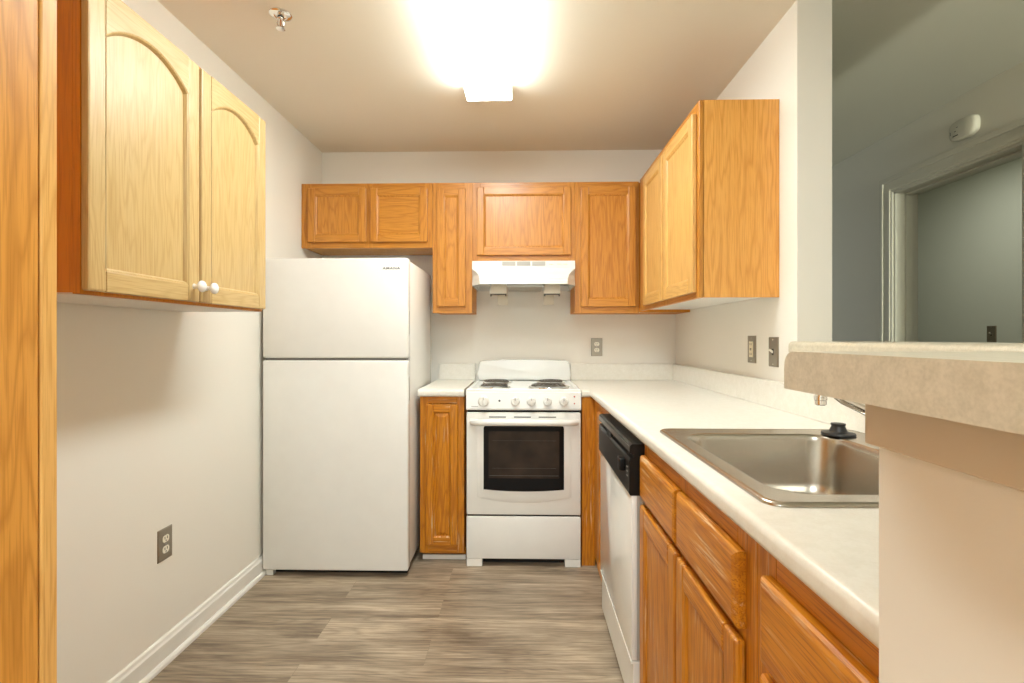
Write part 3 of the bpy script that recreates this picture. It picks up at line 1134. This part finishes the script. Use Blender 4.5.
# ------------------------------------------------------------------ L-shaped countertop
t = thing('countertop', 'long L-shaped cream laminate countertop carrying the sink', 'countertop', (0.66, -1.5, 0.876))
XC = 0.346
sx0, sx1, sy0, sy1 = 0.415, 0.935, -2.385, -1.775
bm = bmesh.new()
xs = [0.304, XC, sx0, sx1, XR - .001]
ys = [-2.7475, sy0, sy1, -0.637, -0.001]
vt = {}


def V(i, j, z):
    if (i, j, z) not in vt:
        vt[(i, j, z)] = bm.verts.new((xs[i], ys[j], z))
    return vt[(i, j, z)]


cells = [(i, 3) for i in range(4)] + [(i, j) for i in (1, 2, 3) for j in (0, 1, 2) if not (i == 2 and j == 1)]
for i, j in cells:
    for z in (0.876, 0.914):
        bm.faces.new([V(i, j, z), V(i + 1, j, z), V(i + 1, j + 1, z), V(i, j + 1, z)])
cs = set(cells)
for i, j in cells:
    for (di, dj, a, b) in ((-1, 0, (i, j), (i, j + 1)), (1, 0, (i + 1, j), (i + 1, j + 1)), (0, -1, (i, j), (i + 1, j)), (0, 1, (i, j + 1), (i + 1, j + 1))):
        if (i + di, j + dj) not in cs:
            bm.faces.new([V(*a, 0.876), V(*b, 0.876), V(*b, 0.914), V(*a, 0.914)])
bmesh.ops.recalc_face_normals(bm, faces=bm.faces[:])


def front_edge(e):
    a, b = e.verts[0].co, e.verts[1].co
    if abs(a.z - b.z) > 1e-4:
        return False
    on_x = abs(a.x - XC) < 1e-4 and abs(b.x - XC) < 1e-4 and max(a.y, b.y) < -0.63
    on_y = abs(a.y + 0.637) < 1e-4 and abs(b.y + 0.637) < 1e-4 and max(a.x, b.x) < XC + 1e-4
    return on_x or on_y


bmesh.ops.bevel(bm, geom=[e for e in bm.edges if front_edge(e)], offset=0.013, segments=5, profile=.5, affect='EDGES')
obj('worktop', bm, ['counter'], t, smooth=40)
obj('backsplash', nb(0.304, XR - 0.0215, -0.022, -0.001, 0.914, 1.018, b=.003), ['counter'], t)
obj('backsplash', nb(XR - 0.022, XR - 0.001, -2.7475, -0.001, 0.914, 1.018, b=.003), ['counter'], t)

# ------------------------------------------------------------------ corner base cabinet (filler beside the stove, blind door)
XFR = 0.371        # face-frame plane of the right-hand base run
t = thing('base_cabinet', 'worn oak corner base cabinet between the stove and the dishwasher', 'cabinet', (0.6, -0.6, 0))
obj('carcass', nb(0.392, XR - .002, -1.075, -0.002, 0.05, 0.8755), ['base_z'], t)
obj('carcass_return', nb(0.308, 0.392, -0.591, -0.002, 0.05, 0.8755), ['base_z'], t)
obj('filler_panel', nb(0.305, 0.3745, -0.628, -0.592, 0.0, 0.876, b=.001), ['base_z'], t)
bm = bmesh.new()
box(bm, XFR, XFR + .019, -0.86, -0.6290, 0.05, 0.876, 0.001, 1)
box(bm, XFR, XFR + .019, -1.075, -0.86, 0.812, 0.876, 0.001, 1)
box(bm, XFR, XFR + .019, -1.075, -0.86, 0.685, 0.705, 0.001, 1)
box(bm, XFR, XFR + .019, -1.075, -0.86, 0.05, 0.11, 0.001, 1)
obj('face_frame', bm, ['base_z'], t)
slab(t, face_left(XFR - .0005, -1.071, 0.706), 0.225, 0.128, ['base_y'])
door(t, face_left(XFR - .0005, -1.071, 0.090), 0.225, 0.600, ('base_z', 'base_y'), stile=.045, rail=.045, bev=.005)
obj('toe_kick', nb(XFR + .03, XFR + .05, -1.075, -0.613, 0.0, 0.05), ['brown_side'], t)

# ------------------------------------------------------------------ dishwasher
t = thing('dishwasher', 'white dishwasher with black control panel under the long countertop', 'dishwasher', (0.62, -1.38, 0))
DY0, DY1, DX = -1.688, -1.080, 0.331
obj('tub', nb(0.372, 0.93, DY0 + .004, DY1 - .004, 0.05, 0.870), ['white'], t)
dwd = obj('door', nb(DX, 0.3485, DY0, DY1, 0.198, 0.702, b=.003), ['white_gloss'], t, smooth=30)
# control panel: upper strip, recessed handle groove, lower face
bm = bmesh.new()
prism(bm, [(0.371, 0.860), (0.334, 0.860), (0.327, 0.855), (0.325, 0.833), (0.338, 0.830), (0.338, 0.820), (0.328, 0.817), (0.325, 0.806),
           (0.324, 0.709), (0.328, 0.7025), (0.371, 0.7025)], DY0, DY1, 'xz')
cpn = obj('control_panel', bm, ['black'], t)
obj('trim_strip', nb(0.3245, 0.3262, DY0 + .003, DY1 - .003, 0.837, 0.853), ['strip'], cpn)
obj('handle_recess', nb(0.3262, 0.345, -1.36, -1.27, 0.806, 0.834), ['black_matte'], cpn)
bm = bmesh.new()
box(bm, 0.306, 0.3255, -1.628, -1.588, 0.762, 0.802, 0.004, 3)
kn = obj('latch_dial', bm, ['black'], cpn, smooth=30)
for z in (0.755, 0.769, 0.783):
    obj('cycle_mark', nb(0.3238, 0.3246, -1.665, -1.650, z, z + .003), ['pale_grey'], cpn)
obj('door_edge', nb(0.3485, 0.3718, DY0 + .002, DY1 - .002, 0.198, 0.702), ['edge_grey'], t)
obj('lower_panel', nb(DX + .006, 0.36, DY0 + .002, DY1 - .002, 0.030, 0.190, b=.003), ['white_gloss'], t)
obj('panel_ledge', nb(DX - .001, 0.362, DY0 + .001, DY1 - .001, 0.186, 0.193, b=.001), ['white_gloss'], t)
obj('kick_gap', nb(0.352, 0.368, DY0 + .004, DY1 - .004, 0.0, 0.045), ['black_matte'], t)

# ------------------------------------------------------------------ sink base and drawer base
t = thing('base_cabinet', 'worn oak sink base cabinet with two false drawer fronts over two doors', 'cabinet', (0.65, -2.05, 0))
bm = bmesh.new()
box(bm, 0.390, 0.398, -2.4145, -1.692, 0.05, 0.8755)
box(bm, 0.398, XR - .002, -1.700, -1.692, 0.05, 0.8755)
box(bm, 0.398, XR - .002, -2.4145, -2.4065, 0.05, 0.8755)
box(bm, 0.398, XR - .002, -2.4065, -1.700, 0.05, 0.060)
obj('carcass', bm, ['base_z'], t)
bm = bmesh.new()
for a, b in ((-1.735, -1.690), (-2.080, -2.025), (-2.4155, -2.345)):
    box(bm, XFR, 0.390, a, b, 0.05, 0.876, .001, 1, 0)
for a, b in ((-2.025, -1.735), (-2.345, -2.080)):
    box(bm, XFR, 0.390, a, b, 0.812, 0.876, .001, 1, 1)
    box(bm, XFR, 0.390, a, b, 0.675, 0.712, .001, 1, 1)
    box(bm, XFR, 0.390, a, b, 0.05, 0.10, .001, 1, 1)
obj('face_frame', bm, ['base_z', 'base_y'], t)
obj('toe_kick', nb(XFR + .05, XFR + .07, -2.4145, -1.692, 0.0, 0.05), ['brown_side'], t)
slab(t, face_left(XFR - .0005, -2.045, 0.702), 0.343, 0.128, ['base_y'], name='false_drawer')
slab(t, face_left(XFR - .0005, -2.378, 0.702), 0.320, 0.128, ['base_y'], name='false_drawer')
door(t, face_left(XFR - .0005, -2.045, 0.085), 0.343, 0.597, ('base_z', 'base_y'), stile=.052, rail=.052, bev=.006)
door(t, face_left(XFR - .0005, -2.378, 0.085), 0.320, 0.597, ('base_z', 'base_y'), stile=.052, rail=.052, bev=.006)

t = thing('base_cabinet', 'worn oak drawer base cabinet under the long countertop, beside the half wall', 'cabinet', (0.65, -2.58, 0))
obj('carcass', nb(0.390, XR - .002, -2.747, -2.417, 0.05, 0.8755), ['base_z'], t)
bm = bmesh.new()
for a, b in ((-2.475, -2.416), (-2.747, -2.725)):
    box(bm, XFR, 0.390, a, b, 0.05, 0.876, .001, 1, 0)
for a, b in ((0.812, 0.876), (0.675, 0.712), (0.38, 0.41), (0.05, 0.10)):
    box(bm, XFR, 0.390, -2.725, -2.475, a, b, .001, 1, 1)
obj('face_frame', bm, ['base_z', 'base_y'], t)
obj('toe_kick', nb(XFR + .05, XFR + .07, -2.747, -2.417, 0.0, 0.05), ['brown_side'], t)
for z0, z1 in ((0.702, 0.830), (0.402, 0.684), (0.085, 0.384)):
    slab(t, face_left(XFR - .0005, -2.744, z0), 0.284, z1 - z0, ['base_y'])

# ------------------------------------------------------------------ sink
t = thing('sink', 'stainless steel single-bowl drop-in sink in the long countertop', 'sink', (0.675, -2.08, 0.914))
OX0, OX1, OY0, OY1 = 0.392, 0.950, -2.408, -1.752
BX0, BX1, BY0, BY1 = 0.443, 0.842, -2.345, -1.822
bm = bmesh.new()
spec = [((OX0, OX1, OY0, OY1), .030, .9145), ((OX0 + .001, OX1 - .001, OY0 + .001, OY1 - .001), .030, .9185),
        ((OX0 + .006, OX1 - .006, OY0 + .006, OY1 - .006), .026, .9215), ((OX0 + .013, OX1 - .013, OY0 + .013, OY1 - .013), .022, .9200),
        ((BX0 - .010, BX1 + .010, BY0 - .010, BY1 + .010), .072, .9185), ((BX0 - .003, BX1 + .003, BY0 - .003, BY1 + .003), .068, .9170),
        ((BX0, BX1, BY0, BY1), .065, .9120), ((BX0 + .003, BX1 - .003, BY0 + .003, BY1 - .003), .064, .90),
        ((BX0 + .012, BX1 - .012, BY0 + .012, BY1 - .012), .062, .79), ((BX0 + .018, BX1 - .018, BY0 + .018, BY1 - .018), .060, .765),
        ((BX0 + .033, BX1 - .033, BY0 + .033, BY1 - .033), .050, .748), ((BX0 + .055, BX1 - .055, BY0 + .055, BY1 - .055), .040, .741),
        ((BX0 + .12, BX1 - .12, BY0 + .18, BY1 - .18), .030, .737)]
loops = []
for (a, b, c, d), r, z in spec:
    loops.append([bm.verts.new((x, y, z)) for x, y in rrect(a, b, c, d, r, 8)])
for a, b in zip(loops, loops[1:]):
    bridge(bm, a, b)
bm.faces.new(loops[-1])
sk = obj('basin', bm, ['steel'], t, smooth=50)
bm = bmesh.new()
lathe(bm, [(0.055, 0.0), (0.054, 0.0025), (0.046, 0.002), (0.040, -0.004), (0.018, -0.006)], ((BX0 + BX1) / 2, (BY0 + BY1) / 2, 0.7385), 'z', 28, cap0=False)
obj('drain_strainer', bm, ['chrome'], t, smooth=50)

# faucet on the sink's rear deck
t = thing('faucet', 'chrome low-arc kitchen faucet behind the bar top, over the sink', 'faucet', (0.900, -2.08, 0.920))
bm = bmesh.new()
pl = rrect(0.872, 0.928, -2.21, -1.955, 0.026, 6)
A = [bm.verts.new((x, y, 0.9200)) for x, y in pl]
Bq = [bm.verts.new((x, y, 0.9260)) for x, y in pl]
D = [bm.verts.new((0.900 + (x - 0.900) * .8, -2.0825 + (y + 2.0825) * .95, 0.931)) for x, y in pl]
bridge(bm, A, Bq)
bridge(bm, Bq, D)
bm.faces.new(D)
bm.faces.new(A)
obj('base_plate', bm, ['chrome'], t, smooth=40)
bm = bmesh.new()
lathe(bm, [(0.027, 0), (0.025, 0.02), (0.024, 0.055), (0.022, 0.065), (0.010, 0.072)], (0.900, -2.08, 0.930), 'z', 28)
obj('faucet_body', bm, ['chrome'], t, smooth=50)
bm = bmesh.new()
tube(bm, [(0.895, -2.08, 0.968), (0.84, -2.08, 0.990), (0.78, -2.08, 1.017), (0.72, -2.08, 1.046), (0.700, -2.08, 1.062),
          (0.684, -2.08, 1.070), (0.673, -2.08, 1.066), (0.669, -2.08, 1.056), (0.669, -2.08, 1.050)],
     [.0125, .0120, .0110, .0105, .0105, .0105, .0105, .0110, .0112], 16)
obj('spout', bm, ['chrome'], t, smooth=60)
bm = bmesh.new()
lathe(bm, [(0.0128, 0.014), (0.0134, 0.010), (0.0134, 0.006), (0.0122, 0.005), (0.0122, -0.004), (0.009, -0.006)], (0.669, -2.08, 1.040), 'z', 20)
obj('aerator', bm, ['chrome'], t, smooth=40)
bm = bmesh.new()
tube(bm, [(0.900, -2.08, 1.000), (0.895, -2.10, 1.018), (0.880, -2.15, 1.036), (0.868, -2.19, 1.045)], [.010, .009, .007, .008], 12)
obj('lever', bm, ['chrome'], t, smooth=60)

# rubber stopper
bm = bmesh.new()
lathe(bm, [(0.040, 0.0), (0.0415, 0.003), (0.040, 0.007), (0.030, 0.009), (0.022, 0.011), (0.0165, 0.024), (0.0165, 0.026), (0.0180, 0.028), (0.0175, 0.032), (0.010, 0.033)],
      (0.862, -1.835, 0.9195), 'z', 32)
setp(obj('sink_stopper', bm, ['rubber'], None, smooth=35, origin=(0.862, -1.835, 0.9195)),
     'black rubber sink stopper standing on the rear rim of the sink', 'stopper')

# ------------------------------------------------------------------ bar top (L-shaped) on the half wall
t = thing('bar_top', 'thick beige laminate bar top on the half wall right of the sink', 'bar top', (1.0, -2.4, 1.135))
bm = bmesh.new()
BT0, BT1 = 1.1345, 1.1725
bx_ = [0.2650, 0.950, 1.30]
by_ = [-3.06, -2.700, PY]
vt = {}
for i, j in ((0, 0), (1, 0), (2, 0), (0, 1), (1, 1), (2, 1), (1, 2), (2, 2)):
    for z in (BT0, BT1):
        vt[(i, j, z)] = bm.verts.new((bx_[i], by_[j], z))
cells = [(0, 0), (1, 0), (1, 1)]
cs = set(cells)
for i, j in cells:
    for z in (BT0, BT1):
        bm.faces.new([vt[(i, j, z)], vt[(i + 1, j, z)], vt[(i + 1, j + 1, z)], vt[(i, j + 1, z)]])
    for (di, dj, a, b) in ((-1, 0, (i, j), (i, j + 1)), (1, 0, (i + 1, j), (i + 1, j + 1)), (0, -1, (i, j), (i + 1, j)), (0, 1, (i, j + 1), (i + 1, j + 1))):
        if (i + di, j + dj) not in cs:
            bm.faces.new([vt[(*a, BT0)], vt[(*b, BT0)], vt[(*b, BT1)], vt[(*a, BT1)]])


def bar_edge(e):
    a, b = e.verts[0].co, e.verts[1].co
    if min(a.z, b.z) < BT1 - 1e-4:
        return False
    s1 = abs(a.y + 2.7) < 1e-4 and abs(b.y + 2.7) < 1e-4 and max(a.x, b.x) < 0.951
    s2 = abs(a.x - 0.95) < 1e-4 and abs(b.x - 0.95) < 1e-4 and max(a.y, b.y) > -2.69
    s3 = abs(a.x - 1.30) < 1e-4 and abs(b.x - 1.30) < 1e-4
    return s1 or s2 or s3


bmesh.ops.recalc_face_normals(bm, faces=bm.faces[:])
bmesh.ops.bevel(bm, geom=[e for e in bm.edges if bar_edge(e)], offset=0.016, segments=7, profile=.5, affect='EDGES')
obj('laminate_top', bm, ['bar'], t, smooth=40)

# ------------------------------------------------------------------ outlets and switches


def wall_plate(name, label, cat, fmap, loc, kind):
    t = thing(name, label, cat, loc)
    w, h = 0.072, 0.116
    bm = bmesh.new()
    L = []
    for d, n in ((0, 0), (0, 0.0025), (0.003, 0.005)):
        L.append([bm.verts.new((x, y, n)) for x, y in ((-w / 2 + d, -h / 2 + d), (w / 2 - d, -h / 2 + d), (w / 2 - d, h / 2 - d), (-w / 2 + d, h / 2 - d))])
    for a, b in zip(L, L[1:]):
        bridge(bm, a, b)
    bm.faces.new(L[-1])
    bm.faces.new(L[0])
    remap(bm, fmap)
    obj('cover_plate', bm, ['plate'], t)
    if kind == 'duplex':
        for s in (-1, 1):
            bm = bmesh.new()
            pts = []
            for k in range(20):
                a = 2 * PI * k / 20
                pts.append((0.0165 * math.cos(a), max(-0.0125, min(0.0125, 0.0165 * math.sin(a))) + s * 0.0195))
            prism(bm, pts, 0.004, 0.0065, 'xy')
            remap(bm, fmap)
            r = obj('receptacle', bm, ['cream_plastic'], t)
            bm = bmesh.new()
            for x in (-0.006, 0.006):
                box(bm, x - .0013, x + .0013, s * 0.0195 - 0.001, s * 0.0195 + 0.008, 0.006, 0.0069)
            box(bm, -0.002, 0.002, s * 0.0195 - 0.009, s * 0.0195 - 0.005, 0.006, 0.0069)
            remap(bm, fmap)
            obj('slots', bm, ['slot'], r)
    elif kind == 'gfci':
        bm = nb(-0.0165, 0.0165, -0.0335, 0.0335, 0.004, 0.0075, b=.001)
        remap(bm, fmap)
        r = obj('receptacle', bm, ['ivory'], t)
        bm = bmesh.new()
        for s in (-1, 1):
            for x in (-0.006, 0.006):
                box(bm, x - .0013, x + .0013, s * 0.021 - 0.003, s * 0.021 + 0.005, 0.007, 0.0079)
        box(bm, -0.007, 0.007, -0.004, -0.001, 0.007, 0.0083)
        box(bm, -0.007, 0.007, 0.001, 0.004, 0.007, 0.0083)
        remap(bm, fmap)
        obj('slots', bm, ['slot'], r)
    else:
        bm = nb(-0.005, 0.005, -0.012, 0.012, 0.004, 0.0065)
        remap(bm, fmap)
        obj('toggle_slot', bm, ['slot'], t)
        bm = bmesh.new()
        prism(bm, [(-0.006, 0.005), (0.004, 0.005), (0.012, 0.018), (0.006, 0.020), (-0.004, 0.008)], -0.004, 0.004, 'yz')
        remap(bm, fmap)
        obj('toggle', bm, ['cream_plastic'], t)
    for s in ((-0.048, 0.048) if kind != 'duplex' else (0.0,)):
        bm = bmesh.new()
        lathe(bm, [(0.003, 0.0045), (0.0025, 0.006)], (0, s, 0), 'z', 10)
        remap(bm, fmap)
        obj('screw', bm, ['chrome'], t)
    return t


wall_plate('wall_outlet', 'duplex outlet with metal plate low on the left wall', 'outlet', face_right(XL, -1.425, 0.431), (XL, -1.425, 0.431), 'duplex')
wall_plate('wall_outlet', 'outlet with metal plate on the end wall right of the stove', 'outlet', face_back(0.475, 0, 1.125), (0.475, 0, 1.125), 'duplex')
wall_plate('wall_outlet', 'rectangular ivory outlet in metal plate on right wall, farther from pillar', 'outlet', face_left(XR, -1.068, 1.136), (XR, -1.068, 1.136), 'gfci')
wall_plate('light_switch', 'toggle light switch in metal plate on right wall above the backsplash', 'switch', face_left(XR, -1.252, 1.130), (XR, -1.252, 1.130), 'toggle')
wall_plate('light_switch', 'small light switch seen through the doorway of the dim hall', 'switch', face_left(3.35, 0.405, 1.212), (3.35, 0.405, 1.212), 'toggle')

# smoke alarm on the hall wall
t = thing('smoke_alarm', 'white oval alarm on the hall wall above the door casing', 'alarm', (XF, -0.713, 2.220))
bm = bmesh.new()
loops = []
for (s, n) in ((1.0, 0.0), (1.0, 0.010), (0.985, 0.018), (0.93, 0.025), (0.80, 0.029), (0.3, 0.030)):
    L = []
    for k in range(48):
        a = 2 * PI * k / 48
        ca, sa = math.cos(a), math.sin(a)
        ex = 0.62
        x = 0.076 * math.copysign(abs(ca) ** ex, ca) * s
        y = 0.052 * math.copysign(abs(sa) ** ex, sa) * s
        L.append(bm.verts.new((XF - n, -0.713 + x, 2.220 + y)))
    loops.append(L)
for a, b in zip(loops, loops[1:]):
    bridge(bm, a, b)
bm.faces.new(loops[-1])
bm.faces.new(loops[0])
al = obj('alarm_housing', bm, ['casing'], t, smooth=50)
bm = bmesh.new()
box(bm, XF - .0290, XF - .0308, -0.700, -0.670, 2.192, 2.197)
box(bm, XF - .0290, XF - .0308, -0.688, -0.680, 2.214, 2.218)
box(bm, XF - .0290, XF - .0308, -0.700, -0.690, 2.232, 2.235)
box(bm, XF - .0270, XF - .0295, -0.657, -0.654, 2.205, 2.222)
obj('alarm_markings', bm, ['grey_mark'], al)

# ------------------------------------------------------------------ ceiling lamp
t = thing('ceiling_light', 'lit rectangular fluorescent fixture with white diffuser on the kitchen ceiling', 'ceiling light', (-0.16, -1.45, HC))
LX0, LX1, LY0, LY1, LZ = -0.268, -0.055, -2.06, -0.840, 2.320
obj('housing', nb(LX0 + .004, LX1 - .004, LY0 + .001, LY1 - .001, HC - 0.018, HC - 0.0005), ['trimwhite'], t)
bm = bmesh.new()
prism(bm, [(LX0, HC - .018), (LX0, LZ + .004), (LX0 + .004, LZ), (LX1 - .004, LZ), (LX1, LZ + .004), (LX1, HC - .018)], LY0 + .006, LY1 - .006, 'xz')
for f in bm.faces:
    if f.calc_center_median().z > LZ + .003:
        f.material_index = 1
obj('diffuser', bm, ['lamp', 'lamp_side'], t)
for a, b in ((LY0, LY0 + .006), (LY1 - .006, LY1)):
    bm = bmesh.new()
    prism(bm, [(LX0 - .001, HC - .001), (LX0 - .001, LZ + .003), (LX0 + .003, LZ - .001), (LX1 - .003, LZ - .001), (LX1 + .001, LZ + .003), (LX1 + .001, HC - .001)], a, b, 'xz')
    obj('end_cap', bm, ['porcelain'], t)

# ------------------------------------------------------------------ sprinkler
t = thing('fire_sprinkler', 'chrome pendant fire sprinkler on the ceiling near the left wall', 'sprinkler', (-0.895, -1.36, HC))
sxp, syp = -0.908, -1.375
bm = bmesh.new()
lathe(bm, [(0.040, 0), (0.040, -0.003), (0.034, -0.007), (0.024, -0.008), (0.023, -0.003)], (sxp, syp, HC), 'z', 32)
obj('escutcheon', bm, ['chrome'], t, smooth=40)
bm = bmesh.new()
lathe(bm, [(0.012, -0.003), (0.012, -0.018), (0.009, -0.020), (0.009, -0.024)], (sxp, syp, HC), 'z', 20)
for s in (-1, 1):
    tube(bm, [(sxp + s * .009, syp, HC - .020), (sxp + s * .013, syp, HC - .032), (sxp + s * .010, syp, HC - .044), (sxp, syp, HC - .052)], .0026, 8)
obj('sprinkler_frame', bm, ['chrome'], t, smooth=40)
bm = bmesh.new()
lathe(bm, [(0.003, -0.022), (0.0035, -0.034), (0.003, -0.048)], (sxp, syp, HC), 'z', 12)
obj('glass_bulb', bm, ['brass'], t, smooth=60)
bm = bmesh.new()
lathe(bm, [(0.004, -0.050), (0.015, -0.0535), (0.016, -0.0550), (0.004, -0.0560)], (sxp, syp, HC), 'z', 24)
obj('deflector', bm, ['chrome'], t)
